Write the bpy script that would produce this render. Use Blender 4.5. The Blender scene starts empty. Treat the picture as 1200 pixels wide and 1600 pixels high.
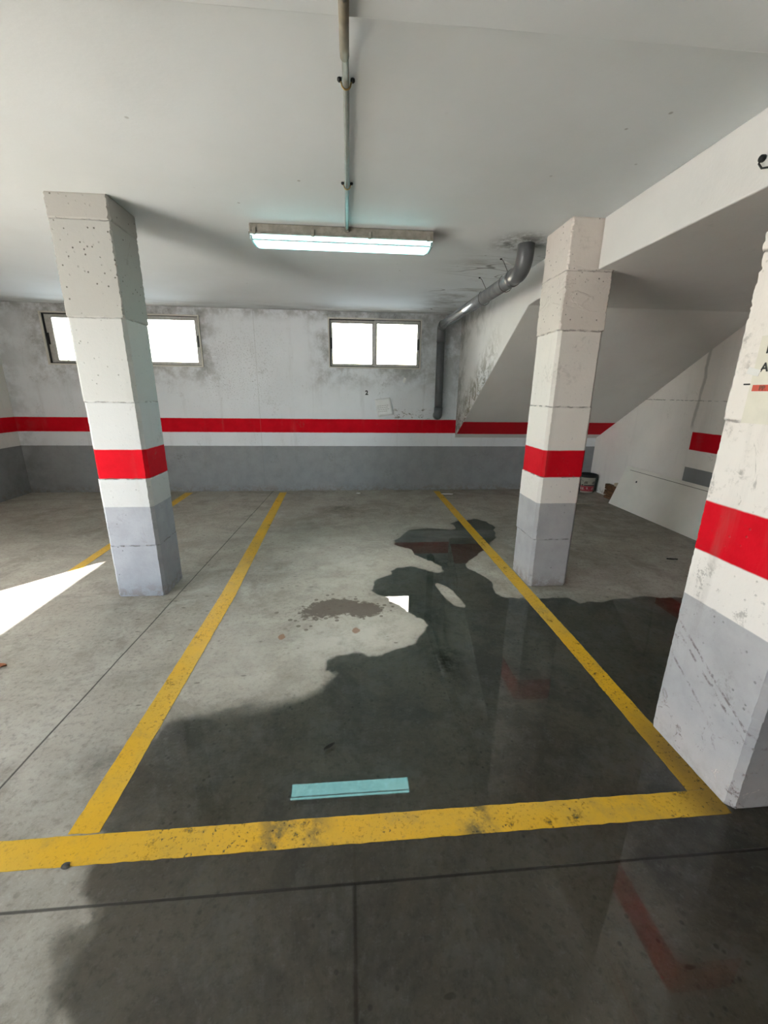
import bpy, bmesh, math, random
import numpy as np
from mathutils import Vector, Matrix, noise as mnoise
S = bpy.context.scene
COL = S.collection
random.seed(7)

# ------------------------------------------------------------------ measures
H = 2.587            # ceiling
B = 6.364            # back wall
LX = -4.734          # left wall
RX = 3.95            # right wall
FY = -11.0           # wall behind the viewer
ZG, ZB, ZT = 0.699, 0.901, 1.1034   # grey top, red bottom, red top
BX, BZ = 1.6376, 2.290              # side of the stair landing, its underside

# ------------------------------------------------------------------ node helper
class N:
    def __init__(s, name):
        s.m = bpy.data.materials.new(name); s.m.use_nodes = True
        s.t = s.m.node_tree; s.t.nodes.clear()
        s.out = s.t.nodes.new('ShaderNodeOutputMaterial')
        g = s.t.nodes.new('ShaderNodeNewGeometry'); s.pos = g.outputs['Position']; s.nor = g.outputs['Normal']
        x = s.t.nodes.new('ShaderNodeSeparateXYZ'); s.l(s.pos, x.inputs[0])
        s.x, s.y, s.z = x.outputs
    def l(s, a, b): s.t.links.new(a, b)
    def put(s, inp, v):
        if hasattr(v, 'is_output'): s.l(v, inp)
        else:
            if isinstance(v, tuple) and len(v) == 3 and inp.type == 'RGBA': v = (*v, 1)
            inp.default_value = v
    def math(s, op, a, b=0.0, c=None, clamp=False):
        n = s.t.nodes.new('ShaderNodeMath'); n.operation = op; n.use_clamp = clamp
        s.put(n.inputs[0], a); s.put(n.inputs[1], b)
        if c is not None: s.put(n.inputs[2], c)
        return n.outputs[0]
    def add(s, a, b): return s.math('ADD', a, b)
    def sub(s, a, b): return s.math('SUBTRACT', a, b)
    def mul(s, a, b): return s.math('MULTIPLY', a, b)
    def smooth(s, v, lo, hi, a=0.0, b=1.0):
        n = s.t.nodes.new('ShaderNodeMapRange'); n.interpolation_type = 'SMOOTHSTEP'
        s.put(n.inputs['Value'], v); n.inputs['From Min'].default_value = lo; n.inputs['From Max'].default_value = hi
        n.inputs['To Min'].default_value = a; n.inputs['To Max'].default_value = b
        return n.outputs['Result']
    def scaled(s, vec, sc):
        n = s.t.nodes.new('ShaderNodeMapping'); s.l(vec, n.inputs['Vector']); n.inputs['Scale'].default_value = sc
        return n.outputs[0]
    def noise(s, scale, detail=4, rough=.55, sc=None, dist=0.0):
        n = s.t.nodes.new('ShaderNodeTexNoise'); v = s.pos if sc is None else s.scaled(s.pos, sc)
        s.l(v, n.inputs['Vector']); n.inputs['Scale'].default_value = scale; n.inputs['Detail'].default_value = detail
        n.inputs['Roughness'].default_value = rough; n.inputs['Distortion'].default_value = dist
        return n.outputs['Fac']
    def voro(s, scale, feature='F1', sc=None):
        n = s.t.nodes.new('ShaderNodeTexVoronoi'); n.feature = feature; v = s.pos if sc is None else s.scaled(s.pos, sc)
        s.l(v, n.inputs['Vector']); n.inputs['Scale'].default_value = scale
        return n.outputs['Distance']
    def mix(s, f, a, b, mode='MIX'):
        n = s.t.nodes.new('ShaderNodeMix'); n.data_type = 'RGBA'; n.blend_type = mode
        s.put(n.inputs[0], f); s.put(n.inputs[6], a); s.put(n.inputs[7], b)
        return n.outputs[2]
    def band(s, v, lo, hi, w=.004):
        return s.mul(s.smooth(v, lo - w, lo + w), s.smooth(v, hi - w, hi + w, 1, 0))
    def attr(s, name):
        n = s.t.nodes.new('ShaderNodeAttribute'); n.attribute_name = name
        return n.outputs['Fac']
    def bump(s, h, dist=.01, strength=1.0):
        n = s.t.nodes.new('ShaderNodeBump'); n.inputs['Strength'].default_value = strength; n.inputs['Distance'].default_value = dist
        s.l(h, n.inputs['Height']); return n.outputs[0]
    def bsdf(s, color, rough=.8, bump=None, spec=.3, metal=0.0):
        p = s.t.nodes.new('ShaderNodeBsdfPrincipled'); s.put(p.inputs['Base Color'], color); s.put(p.inputs['Roughness'], rough)
        p.inputs['Specular IOR Level'].default_value = spec; p.inputs['Metallic'].default_value = metal
        if bump is not None: s.l(bump, p.inputs['Normal'])
        return p.outputs[0]
    def done(s, sh): s.l(sh, s.out.inputs['Surface']); return s.m

WHITE = (.70, .69, .66); GREY = (.31, .312, .325); RED = (.60, .003, .013)

def wet_mask(n):
    wv = n.add(n.attr('wet'), n.add(n.mul(n.sub(n.noise(30, 4, .6), .5), .022), n.mul(n.attr('soft'), n.mul(n.sub(n.noise(9, 6, .75), .5), .30))))
    return wv, n.smooth(n.mul(wv, n.sub(1.0, n.mul(n.attr('soft'), .93))), -.010, .010)
def painted(name, dirt=.35, pits=.6, grey=GREY, bands=True, extra=None, white=WHITE, joints=(), pitscale=30.0):
    """white paint over board-marked concrete with the red and grey bands"""
    n = N(name)
    wob = n.mul(n.sub(n.noise(14, 2), .5), .006)
    z = n.add(n.z, wob)
    big = n.noise(1.3, 5, .6); mid = n.noise(6, 6, .65); fine = n.noise(45, 4, .6)
    c = n.mix(n.smooth(big, .35, .7), white, tuple(v * .93 for v in white))
    if bands is True:
        c = n.mix(n.band(z, ZB, ZT), c, n.mix(n.smooth(mid, .35, .7), RED, (RED[0] * .86, RED[1] * .8, RED[2] * .8)))
        c = n.mix(n.smooth(z, ZG - .003, ZG + .003, 1, 0), c, n.mix(n.smooth(mid, .3, .75), grey, tuple(v * .84 for v in grey)))
    elif bands is not False:           # bands only where the mask is one
        mk = bands(n)
        c = n.mix(n.mul(mk, n.band(z, ZB, ZT)), c, RED)
        c = n.mix(n.mul(mk, n.smooth(z, ZG - .003, ZG + .003, 1, 0)), c, grey)
    # grime, scuffs and blow holes
    scuff = n.mul(n.smooth(n.noise(3.2, 7, .72), .56, .72), n.smooth(fine, .45, .62))
    c = n.mix(n.mul(scuff, dirt), c, (.12, .105, .085))
    streak = n.smooth(n.noise(3.5, 5, .6, sc=(2.2, 2.2, .25)), .54, .78)
    c = n.mix(n.mul(streak, dirt * .5), c, (.20, .18, .15))
    v = n.voro(pitscale); pm = n.mul(n.smooth(v, .06, .16, 1, 0), n.smooth(n.noise(2.6, 3), .47, .62))
    c = n.mix(n.mul(pm, pits), c, (.09, .08, .07))
    h = n.sub(n.add(n.mul(mid, .45), n.mul(fine, .3)), n.mul(pm, .8))
    for zj in joints:
        jm = n.mul(n.band(n.add(n.z, n.mul(n.sub(n.noise(20, 3), .5), .02)), zj - .004, zj + .004, .003), n.smooth(n.noise(17, 3), .42, .56))
        c = n.mix(n.mul(jm, .6), c, (.10, .09, .08)); h = n.sub(h, n.mul(jm, .8))
    foot = n.mul(n.smooth(n.z, 0, .14, 1, 0), n.smooth(n.noise(18, 5, .7), .42, .6))
    c = n.mix(n.mul(foot, .55), c, (.20, .155, .12))
    if extra: c, h = extra(n, c, h)
    return n.done(n.bsdf(c, .8, n.bump(h, .006, .6), .12))

def plain(name, col, rough=.5, metal=0.0, spec=.4, var=.12, scale=20, bump=0.0):
    n = N(name); f = n.noise(scale, 4)
    c = n.mix(n.smooth(f, .3, .7), col, tuple(v * (1 - var) for v in col))
    b = n.bump(f, .003, bump) if bump else None
    return n.done(n.bsdf(c, rough, b, spec, metal))

# ------------------------------------------------------------------ object helpers
def link(name, me, mat=None, parent=None):
    o = bpy.data.objects.new(name, me); COL.objects.link(o)
    if mat is not None: me.materials.append(mat)
    if parent is not None: o.parent = parent
    return o
def fin(bm, name, mat=None, parent=None, smooth=False, off=None):
    bmesh.ops.recalc_face_normals(bm, faces=bm.faces)
    me = bpy.data.meshes.new(name); bm.to_mesh(me); bm.free()
    if off is not None: me.transform(Matrix.Translation(-Vector(off)))
    if smooth:
        for p in me.polygons: p.use_smooth = True
    return link(name, me, mat, parent)
def tag(o, label=None, cat=None, group=None, kind=None):
    if label: o['label'] = label
    if cat: o['category'] = cat
    if group: o['group'] = group
    if kind: o['kind'] = kind
    return o
def thing(name, loc, label, cat, group=None, rz=0):
    o = bpy.data.objects.new(name, None); o.empty_display_size = .1; COL.objects.link(o); o.location = loc; o.rotation_euler = (0, 0, rz)
    return tag(o, label, cat, group)
def box(bm, a, b, bev=0.0, mat=None):
    a = Vector(a); b = Vector(b)
    r = bmesh.ops.create_cube(bm, size=1.0)
    vs = r['verts']
    for v in vs: v.co = Vector(((a[i] + b[i]) / 2 + v.co[i] * (b[i] - a[i]) for i in range(3)))
    if bev:
        es = list({e for v in vs for e in v.link_edges})
        rr = bmesh.ops.bevel(bm, geom=es, offset=bev, segments=2, affect='EDGES', profile=.5)
        vs = list({v for f in rr['faces'] for v in f.verts} | {v for v in vs if v.is_valid})
    if mat is not None:
        for v in vs: v.co = mat @ v.co
    return vs
def tube(bm, pts, rad, seg=16, cap=True):
    pts = [Vector(p) for p in pts]; rings = []
    if not hasattr(rad, '__len__'): rad = [rad] * len(pts)
    up = None
    for i, p in enumerate(pts):
        d = (pts[min(i + 1, len(pts) - 1)] - pts[max(i - 1, 0)]).normalized()
        if up is None:
            up = d.cross(Vector((0, 0, 1)) if abs(d.z) < .9 else Vector((1, 0, 0))).normalized()
        else: up = (up - d * up.dot(d)).normalized()
        w = d.cross(up)
        rings.append([bm.verts.new(p + (up * math.cos(t) + w * math.sin(t)) * rad[i]) for t in [2 * math.pi * k / seg for k in range(seg)]])
    for a, b in zip(rings, rings[1:]):
        for k in range(seg): bm.faces.new((a[k], a[(k + 1) % seg], b[(k + 1) % seg], b[k]))
    if cap: bm.faces.new(rings[0]); bm.faces.new(rings[-1][::-1])
def lathe(bm, prof, seg=32, c=(0, 0, 0)):
    rings = []
    for r, z in prof:
        rings.append([bm.verts.new((c[0] + r * math.cos(2 * math.pi * k / seg), c[1] + r * math.sin(2 * math.pi * k / seg), c[2] + z)) for k in range(seg)])
    for a, b in zip(rings, rings[1:]):
        for k in range(seg): bm.faces.new((a[k], a[(k + 1) % seg], b[(k + 1) % seg], b[k]))
    bm.faces.new(rings[0]); bm.faces.new(rings[-1])
def slab(bm, poly, z0, z1):
    """closed prism from a ccw outline (x, y)"""
    lo = [bm.verts.new((x, y, z0)) for x, y in poly]; hi = [bm.verts.new((x, y, z1)) for x, y in poly]
    bm.faces.new(lo[::-1]); bm.faces.new(hi)
    for i in range(len(poly)):
        j = (i + 1) % len(poly); bm.faces.new((lo[i], lo[j], hi[j], hi[i]))
def crom(P, n, closed=True):
    out = []; m = len(P)
    for i in range(m):
        p0, p1, p2, p3 = (np.array(P[(i + k) % m]) for k in (-1, 0, 1, 2))
        for k in range(n):
            t = k / n
            out.append(tuple(.5 * (2 * p1 + (p2 - p0) * t + (2 * p0 - 5 * p1 + 4 * p2 - p3) * t * t + (3 * p1 - p0 - 3 * p2 + p3) * t ** 3)))
    return out

# ------------------------------------------------------------------ floor with wet and stained zones
PUD = [(-0.90,1.50),(-0.91,1.57),(-0.88,1.64),(-0.77,1.69),(-0.62,1.7),(-0.55,1.71),(-0.34,1.74),(-0.21,1.78),(-0.14,1.88),(-0.1,1.97),(-0.12,2.04),(-0.08,2.1),(0.03,2.13),(0.12,2.08),(0.22,2.08),(0.32,2.14),(0.42,2.25),(0.49,2.36),(0.47,2.47),(0.4,2.57),(0.32,2.72),(0.25,2.81),(0.18,2.9),(0.18,3.02),(0.26,3.18),(0.39,3.32),(0.54,3.36),(0.66,3.27),(0.80,3.25),(0.81,3.35),(0.68,3.54),(0.58,3.74),(0.46,3.96),(0.52,4.13),(0.64,4.34),(0.88,4.44),(1.17,4.40),(1.24,4.62),(1.5,4.74),(1.68,4.57),(1.56,4.08),(1.37,3.8),(1.19,3.58),(1.03,3.36),(1.09,3.21),(1.17,3.07),(1.11,2.87),(1.16,2.75),(1.3,2.73),(1.43,2.71),(1.57,2.73),(1.66,2.69),(1.74,2.63),(1.9,2.64),(1.99,2.67),(2.23,2.69),(2.52,2.67),(2.95,2.55),(3.15,2.0),(3.2,0.5),(3.0,-1.6),(0.8,-2.0),(-0.5,-1.6),(-0.75,-0.5),(-0.66,0.3),(-0.7,0.62),(-0.79,0.74),(-0.85,0.84),(-0.76,0.88),(-0.77,0.94),(-0.86,0.97),(-0.88,1.08),(-0.90,1.24),(-0.93,1.36)]
HOLE = [(0.69,3.02),(0.74,2.99),(0.79,2.90),(0.82,2.75),(0.83,2.63),(0.77,2.64),(0.72,2.74),(0.69,2.88)]
def rough_outline(P, n, amp, fr):
    Q = crom(P, n); out = []
    for x, y in Q:
        v = Vector((x * fr, y * fr, 0)); w = Vector((x * fr * 3.1, y * fr * 3.1, 4))
        z_ = Vector((x * fr * 8, y * fr * 8, 2)); out.append((x + amp * (mnoise.noise(v) + .55 * mnoise.noise(w) + .3 * mnoise.noise(z_)), y + amp * (mnoise.noise(v + Vector((9, 3, 1))) + .55 * mnoise.noise(w + Vector((1, 7, 2))) + .3 * mnoise.noise(z_ + Vector((3, 1, 5))))))
    return out
PUDS = rough_outline(PUD, 10, .045, 6); HOLES = rough_outline(HOLE, 5, .012, 14)
def sdf(P, X, Y):
    P = np.array(P); d = np.full(X.shape, 1e9); ins = np.zeros(X.shape, bool)
    for i in range(len(P)):
        a = P[i]; b = P[(i + 1) % len(P)]; e = b - a; L = e @ e + 1e-12
        t = np.clip(((X - a[0]) * e[0] + (Y - a[1]) * e[1]) / L, 0, 1)
        d = np.minimum(d, (X - a[0] - t * e[0]) ** 2 + (Y - a[1] - t * e[1]) ** 2)
        c = (a[1] > Y) != (b[1] > Y)
        if abs(e[1]) > 1e-12: ins ^= c & (X < a[0] + (Y - a[1]) / e[1] * e[0])
    return np.where(ins, np.sqrt(d), -np.sqrt(d))
xs = np.concatenate([np.arange(-8, -3.2, .25), np.arange(-3.2, 3.4, .025), np.arange(3.4, RX + .11, .1)])
ys = np.concatenate([np.arange(FY - .1, .3, .3), np.arange(.3, 5.2, .025), np.arange(5.2, B + .06, .08)])
xs[-1] = RX + .1; ys[-1] = B + .1
X, Y = np.meshgrid(xs, ys)
keep_x0 = LX - .2
wet = np.minimum(sdf(PUDS, X, Y), -sdf(HOLES, X, Y))
def blob(cx, cy, sx, sy, a=0.0):
    c, s_ = math.cos(a), math.sin(a); u = ((X - cx) * c + (Y - cy) * s_) / sx; v = (-(X - cx) * s_ + (Y - cy) * c) / sy
    return np.exp(-(u * u + v * v))
oil = np.maximum.reduce([blob(-.12, 2.68, .25, .15, .1), .98 * blob(.09, 2.63, .17, .13, 0), .66 * blob(-.26, 2.62, .22, .20)])
smudge = np.maximum.reduce([.9 * blob(-.12, 5.30, .30, .22), .35 * blob(-.3, 4.7, .5, .3), .5 * blob(-.62, 3.35, .35, .22, .5), .75 * blob(-1.0, 1.42, .22, .18, .3),
    .45 * blob(-.35, 5.0, .9, .25), .5 * blob(2.6, 4.5, .9, .35, -.3), .45 * blob(2.3, 3.7, .5, .3), .35 * blob(-2.9, 5.0, 1.4, .5), .55 * blob(3.3, 5.3, .6, .9), .45 * blob(-1.3, .72, .35, .4), .4*blob(.85,5.1,.4,.3)])
soft = np.maximum.reduce([blob(-.55, 1.72, .85, .34, .1), blob(-.86, 1.3, .12, .35), blob(-.80, .80, .2, .25), .8 * blob(.6, 3.3, .18, .10)])
pale_zone = np.maximum.reduce([blob(.08, 2.30, .55, .34, .2), .7 * blob(.0, 3.35, .45, .55), .45 * blob(-.55, 2.1, .35, .3), .5 * blob(-.3, 4.1, .7, .5)])  # lighter patches mixed into the concrete colour
slime = np.maximum.reduce([.9 * blob(.55, 2.02, .10, .13), .7 * blob(.83, 3.42, .12, .12)])
def build_floor():
    nx, ny = len(xs), len(ys)
    me = bpy.data.meshes.new('floor')
    co = np.stack([X, Y, np.zeros_like(X)], -1).reshape(-1, 3)
    i = np.arange((nx - 1) * (ny - 1)); r = i // (nx - 1); c = i % (nx - 1)
    q = np.stack([r * nx + c, r * nx + c + 1, (r + 1) * nx + c + 1, (r + 1) * nx + c], -1)
    me.vertices.add(len(co)); me.vertices.foreach_set('co', co.ravel().astype('f'))
    me.loops.add(q.size); me.loops.foreach_set('vertex_index', q.ravel().astype('i'))
    me.polygons.add(len(q)); me.polygons.foreach_set('loop_start', (np.arange(len(q)) * 4).astype('i'))
    me.update(calc_edges=True)
    for nm, a in (('wet', wet), ('oil', oil), ('smudge', smudge), ('slime', slime), ('soft', soft), ('pale_zone', pale_zone)):
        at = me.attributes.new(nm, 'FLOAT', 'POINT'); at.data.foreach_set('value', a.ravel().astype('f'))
    n = N('concrete_floor')
    big = n.noise(.9, 6, .62, dist=.4); mid = n.noise(4.5, 7, .68); fine = n.noise(38, 5, .7); sw = n.noise(3, 6, .65, sc=(.35, 1.0, 1), dist=.8)
    c = n.mix(n.smooth(big, .3, .7), (.378, .346, .298), (.285, .255, .212))
    c = n.mix(n.mul(n.smooth(mid, .42, .72), .55), c, (.47, .45, .40))
    c = n.mix(n.mul(n.smooth(sw, .5, .75), .55), c, (.17, .157, .132))
    c = n.mix(n.mul(n.smooth(fine, .48, .68), .5), c, (.15, .138, .118))
    c = n.mix(n.mul(n.smooth(n.noise(85, 4, .75), .52, .66), .35), c, (.46, .44, .39))
    blot = n.mul(n.smooth(n.noise(2.1, 8, .78, dist=.5), .50, .62), .55); c = n.mix(blot, c, (.20, .182, .152))
    c = n.mix(n.mul(n.attr('pale_zone'), n.smooth(n.noise(6, 7, .75), .34, .60, .25, .85)), c, (.53, .52, .465))
    # smudges and dark tyre dirt
    sm = n.mul(n.attr('smudge'), n.smooth(n.noise(7, 6, .7), .28, .66))
    c = n.mix(n.mul(sm, .9), c, (.075, .068, .055))
    # little pits and crumbs
    v = n.voro(9); pt = n.mul(n.smooth(v, .05, .12, 1, 0), n.smooth(n.noise(1.7, 2), .50, .58))
    c = n.mix(n.mul(pt, .6), c, (.09, .08, .065))
    fv = n.voro(5.5, sc=(1.0, 2.6, 1)); fk = n.mul(n.smooth(n.add(fv, n.mul(n.noise(40, 3), .1)), .12, .17, 1, 0), n.smooth(n.noise(1.3, 3), .46, .56))
    c = n.mix(n.mul(fk, .65), c, (.10, .088, .07))
    # brown oil stain with spatter
    of = n.add(n.attr('oil'), n.mul(n.sub(n.noise(26, 4, .65), .5), .75))
    sp = n.mul(n.smooth(n.voro(17), .22, .30, 1, 0), n.smooth(n.attr('oil'), .06, .20))
    om = n.math('MAXIMUM', n.smooth(of, .46, .60), n.mul(sp, .8))
    c = n.mix(n.mul(om, .82), c, (.066, .045, .031))
    for (rx, ry, rr) in ((.027, 2.368, .030), (-.445, 2.324, .026)):
        d = n.math('SQRT', n.add(n.math('POWER', n.sub(n.x, rx), 2), n.math('POWER', n.mul(n.sub(n.y, ry), .75), 2)))
        d = n.add(d, n.mul(n.sub(n.noise(40, 3), .5), .022))
        c = n.mix(n.mul(n.smooth(d, rr * .7, rr, 1, 0), .7), c, (.22, .085, .03))
    # wet concrete soaks dark
    wv, w = wet_mask(n)
    halo = n.mul(n.smooth(wv, -.10, .0), .22)
    c = n.mix(halo, c, n.mix(1, c, (.55, .54, .53), 'MULTIPLY'))
    wc = n.mix(1, c, (.68, .68, .64), 'MULTIPLY')
    wc = n.mix(n.mul(n.smooth(n.noise(1.7, 7, .74, dist=.5), .44, .62), .65), wc, (.092, .091, .084))
    wc = n.mix(n.mul(n.smooth(n.noise(4.3, 8, .78), .48, .64), .6), wc, (.245, .243, .228))
    wc = n.mix(n.mul(n.smooth(n.noise(34, 6, .8), .54, .66), .5), wc, (.28, .278, .262))
    wc = n.mix(n.mul(n.mul(n.smooth(n.voro(24), .10, .20, 1, 0), n.smooth(n.noise(2.3, 4), .46, .58)), .55), wc, (.05, .049, .045))
    wc = n.mix(n.mul(n.attr('slime'), n.smooth(n.noise(16, 5, .7), .4, .6)), wc, (.030, .028, .012))
    c = n.mix(w, c, wc)
    # saw cut joints
    jx = n.add(n.sub(n.x, n.add(n.mul(n.y, .0357), -1.421)), n.mul(n.sub(n.noise(3, 2), .5), .012))
    j1 = n.smooth(n.math('ABSOLUTE', jx), .002, .006, 1, 0)
    j2 = n.smooth(n.math('ABSOLUTE', n.sub(n.y, .923)), .002, .006, 1, 0)
    j3 = n.mul(n.mul(n.smooth(n.math('ABSOLUTE', n.x), .002, .009, 1, 0), n.smooth(n.y, .92, .93, 1, 0)), .55)
    j = n.math('MAXIMUM', n.math('MAXIMUM', j1, j2), j3)
    c = n.mix(n.mul(j, .8), c, (.022, .02, .017))
    h = n.sub(n.add(n.mul(mid, .5), n.mul(fine, .35)), n.mul(j, 1.0))
    rough = n.smooth(w, 0, 1, .78, .55)
    m = n.done(n.bsdf(c, rough, n.bump(h, .004, .5), .3))
    o = link('floor', me, m); tag(o, kind='structure'); return o
build_floor()

# ------------------------------------------------------------------ room shell
def glow_dirt(cx, cz, hw, hh):      # damp soot round a window on the back wall
    def f(n, c, h):
        return c, h
    return f
def back_extra(n, c, h):
    for (x0, x1, z0, z1) in ((-4.10, -2.08, 1.82, 2.48), (-.28, 1.05, 1.84, 2.50)):
        dx = n.math('MAXIMUM', n.sub(x0, n.x), n.sub(n.x, x1)); dz = n.math('MAXIMUM', n.sub(z0, n.z), n.sub(n.z, z1))
        d = n.math('MAXIMUM', dx, dz)
        far = n.smooth(d, .0, .42, 1, 0)
        m = n.mul(n.mul(far, n.smooth(n.noise(3.6, 7, .72), .38, .66)), .62)
        c = n.mix(m, c, (.13, .115, .095))
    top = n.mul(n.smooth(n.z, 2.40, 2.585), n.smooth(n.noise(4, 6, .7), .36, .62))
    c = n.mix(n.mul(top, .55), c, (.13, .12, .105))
    # damp corner by the drain pipe, flaked patch above the red line
    dc = n.mul(n.smooth(n.x, .95, 1.6), n.mul(n.smooth(n.z, 1.0, 1.9), n.smooth(n.noise(5, 6, .7), .34, .6)))
    c = n.mix(n.mul(dc, .5), c, (.17, .165, .15))
    fl = n.mul(n.mul(n.band(n.z, 1.115, 1.26, .02), n.band(n.x, .68, 1.22, .05)), n.smooth(n.noise(15, 5, .7, sc=(1, 1, 1.6)), .54, .60))
    c = n.mix(n.mul(fl, .75), c, (.16, .15, .11))
    gr = n.mul(n.mul(n.band(n.z, 1.3, 2.3, .3), n.band(n.x, -2.1, -1.05, .25)), n.smooth(n.noise(55, 3, .7), .56, .66))
    c = n.mix(n.mul(gr, .6), c, (.16, .155, .14))
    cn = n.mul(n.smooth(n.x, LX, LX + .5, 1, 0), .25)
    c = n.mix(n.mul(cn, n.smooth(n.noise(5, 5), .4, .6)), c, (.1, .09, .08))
    j = n.smooth(n.math('ABSOLUTE', n.sub(n.x, -1.32)), .002, .006, 1, 0)
    c = n.mix(n.mul(j, .25), c, (.2, .19, .17))
    return c, h
M_back = painted('paint_back', dirt=.42, pits=.45, extra=back_extra, white=(.73, .755, .79), grey=(.29, .298, .31))
M_side = painted('paint_side', dirt=.3, pits=.3, grey=(.25, .255, .26))
def infill(n): return n.smooth(n.add(n.y, n.mul(n.sub(n.noise(6, 3), .5), .01)), 4.497, 4.503, 1, 0)
def right_extra(n, c, h):
    d = n.math('ABSOLUTE', n.sub(n.y, n.add(4.50, n.mul(n.sub(n.noise(3, 3), .5), .16))))
    j = n.mul(n.smooth(d, .01, .035, 1, 0), n.smooth(n.z, 1.1, 1.2))
    c = n.mix(n.mul(j, .45), c, (.2, .19, .17)); return c, n.sub(h, n.mul(j, .6))
M_right = painted('paint_right', dirt=.22, pits=.2, bands=infill, extra=right_extra, joints=(1.45,), white=(.84, .79, .745), grey=(.25, .25, .255))

def ceil_mat():
    n = N('paint_ceiling'); white = (.685, .72, .735)
    big = n.noise(.8, 5, .6); c = n.mix(n.smooth(big, .3, .7), white, (.63, .66, .665))
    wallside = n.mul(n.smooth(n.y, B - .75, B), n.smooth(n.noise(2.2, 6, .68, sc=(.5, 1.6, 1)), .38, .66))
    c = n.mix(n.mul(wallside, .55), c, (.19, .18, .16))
    d = n.math('SQRT', n.add(n.math('POWER', n.sub(n.x, 1.30), 2), n.math('POWER', n.sub(n.y, 3.42), 2)))
    leak = n.mul(n.smooth(d, .05, .30, 1, 0), n.smooth(n.noise(9, 5, .7), .35, .6)); c = n.mix(n.mul(leak, .8), c, (.07, .065, .055))
    d2 = n.math('ABSOLUTE', n.sub(n.x, 1.28)); run = n.mul(n.mul(n.smooth(d2, .0, .55, 1, 0), n.smooth(n.y, 3.4, 4.2)), n.smooth(n.noise(2.6, 6, .7, sc=(.6, 1.5, 1)), .44, .68))
    c = n.mix(n.mul(run, .75), c, (.18, .165, .14))
    crk = n.mul(n.mul(n.smooth(n.math('ABSOLUTE', n.sub(n.noise(1.3, 2, .5, sc=(.5, 2, 1)), .5)), .002, .006, 1, 0), n.smooth(n.x, .75, 1.15)), n.smooth(n.y, 3.5, 4.0)); c = n.mix(n.mul(crk, .6), c, (.07, .06, .05))
    sp = n.mul(n.smooth(n.voro(6), .03, .07, 1, 0), n.smooth(n.noise(1.1, 2), .52, .6)); c = n.mix(n.mul(sp, .5), c, (.15, .14, .12))
    lamp = n.mul(n.band(n.y, 3.2, 3.36, .06), n.mul(n.smooth(n.x, .58, .62), n.smooth(n.x, .62, .85, 1, 0))); c = n.mix(n.mul(lamp, .6), c, (.15, .14, .12))
    h = n.add(n.mul(n.noise(5, 5), .5), n.mul(n.noise(60, 3), .25))
    return n.done(n.bsdf(c, .8, n.bump(h, .004, .5), .2))
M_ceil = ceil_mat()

def wall_cells(name, axis, pos, thick, us, vs, holes, mat):
    """a wall made of cells; holes = set of (i, j) left open; u along the wall, v = z"""
    bm = bmesh.new()
    for i in range(len(us) - 1):
        for j in range(len(vs) - 1):
            if (i, j) in holes: continue
            if axis == 'y': box(bm, (us[i], pos, vs[j]), (us[i + 1], pos + thick, vs[j + 1]))
            else: box(bm, (pos, us[i], vs[j]), (pos + thick, us[i + 1], vs[j + 1]))
    bmesh.ops.remove_doubles(bm, verts=bm.verts, dist=1e-5)
    seen = {}
    for f in list(bm.faces):
        k = tuple(sorted(v.index for v in f.verts)) if False else tuple(sorted(tuple(round(c, 4) for c in v.co) for v in f.verts))
        seen.setdefault(k, []).append(f)
    for k, fs in seen.items():
        if len(fs) > 1:
            for f in fs: bm.faces.remove(f)
    return tag(fin(bm, name, mat), kind='structure')
W1 = (-4.12, -2.05, 1.812, 2.488); W2 = (-.287, 1.056, 1.832, 2.507)
wall_cells('wall_back', 'y', B, .22, [LX - .2, W1[0], W1[1], W2[0], W2[1], RX + .2], [0, W1[2], W2[2], W1[3], W2[3], H + .1],
           {(1, 1), (1, 2), (3, 2), (3, 3)}, M_back)
GZ = 2.36; GY0, GY1 = -1.9, .612
wall_cells('wall_left', 'x', LX - .2, .2, [FY, GY0, GY1, B], [0, GZ, H + .1], {(1, 0)}, M_side)
wall_cells('wall_right', 'x', RX, .2, [FY, B], [0, H + .1], set(), M_right)
wall_cells('wall_front', 'y', FY - .2, .2, [LX - .2, RX + .2], [0, H + .1], set(), M_side)
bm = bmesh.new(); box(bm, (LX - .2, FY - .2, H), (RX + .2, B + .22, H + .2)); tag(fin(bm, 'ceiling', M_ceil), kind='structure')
bm = bmesh.new(); box(bm, (LX, .85, 2.537), (BX, 1.542, H + .01), .006); tag(fin(bm, 'trim_1', M_ceil), kind='structure')

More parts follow.
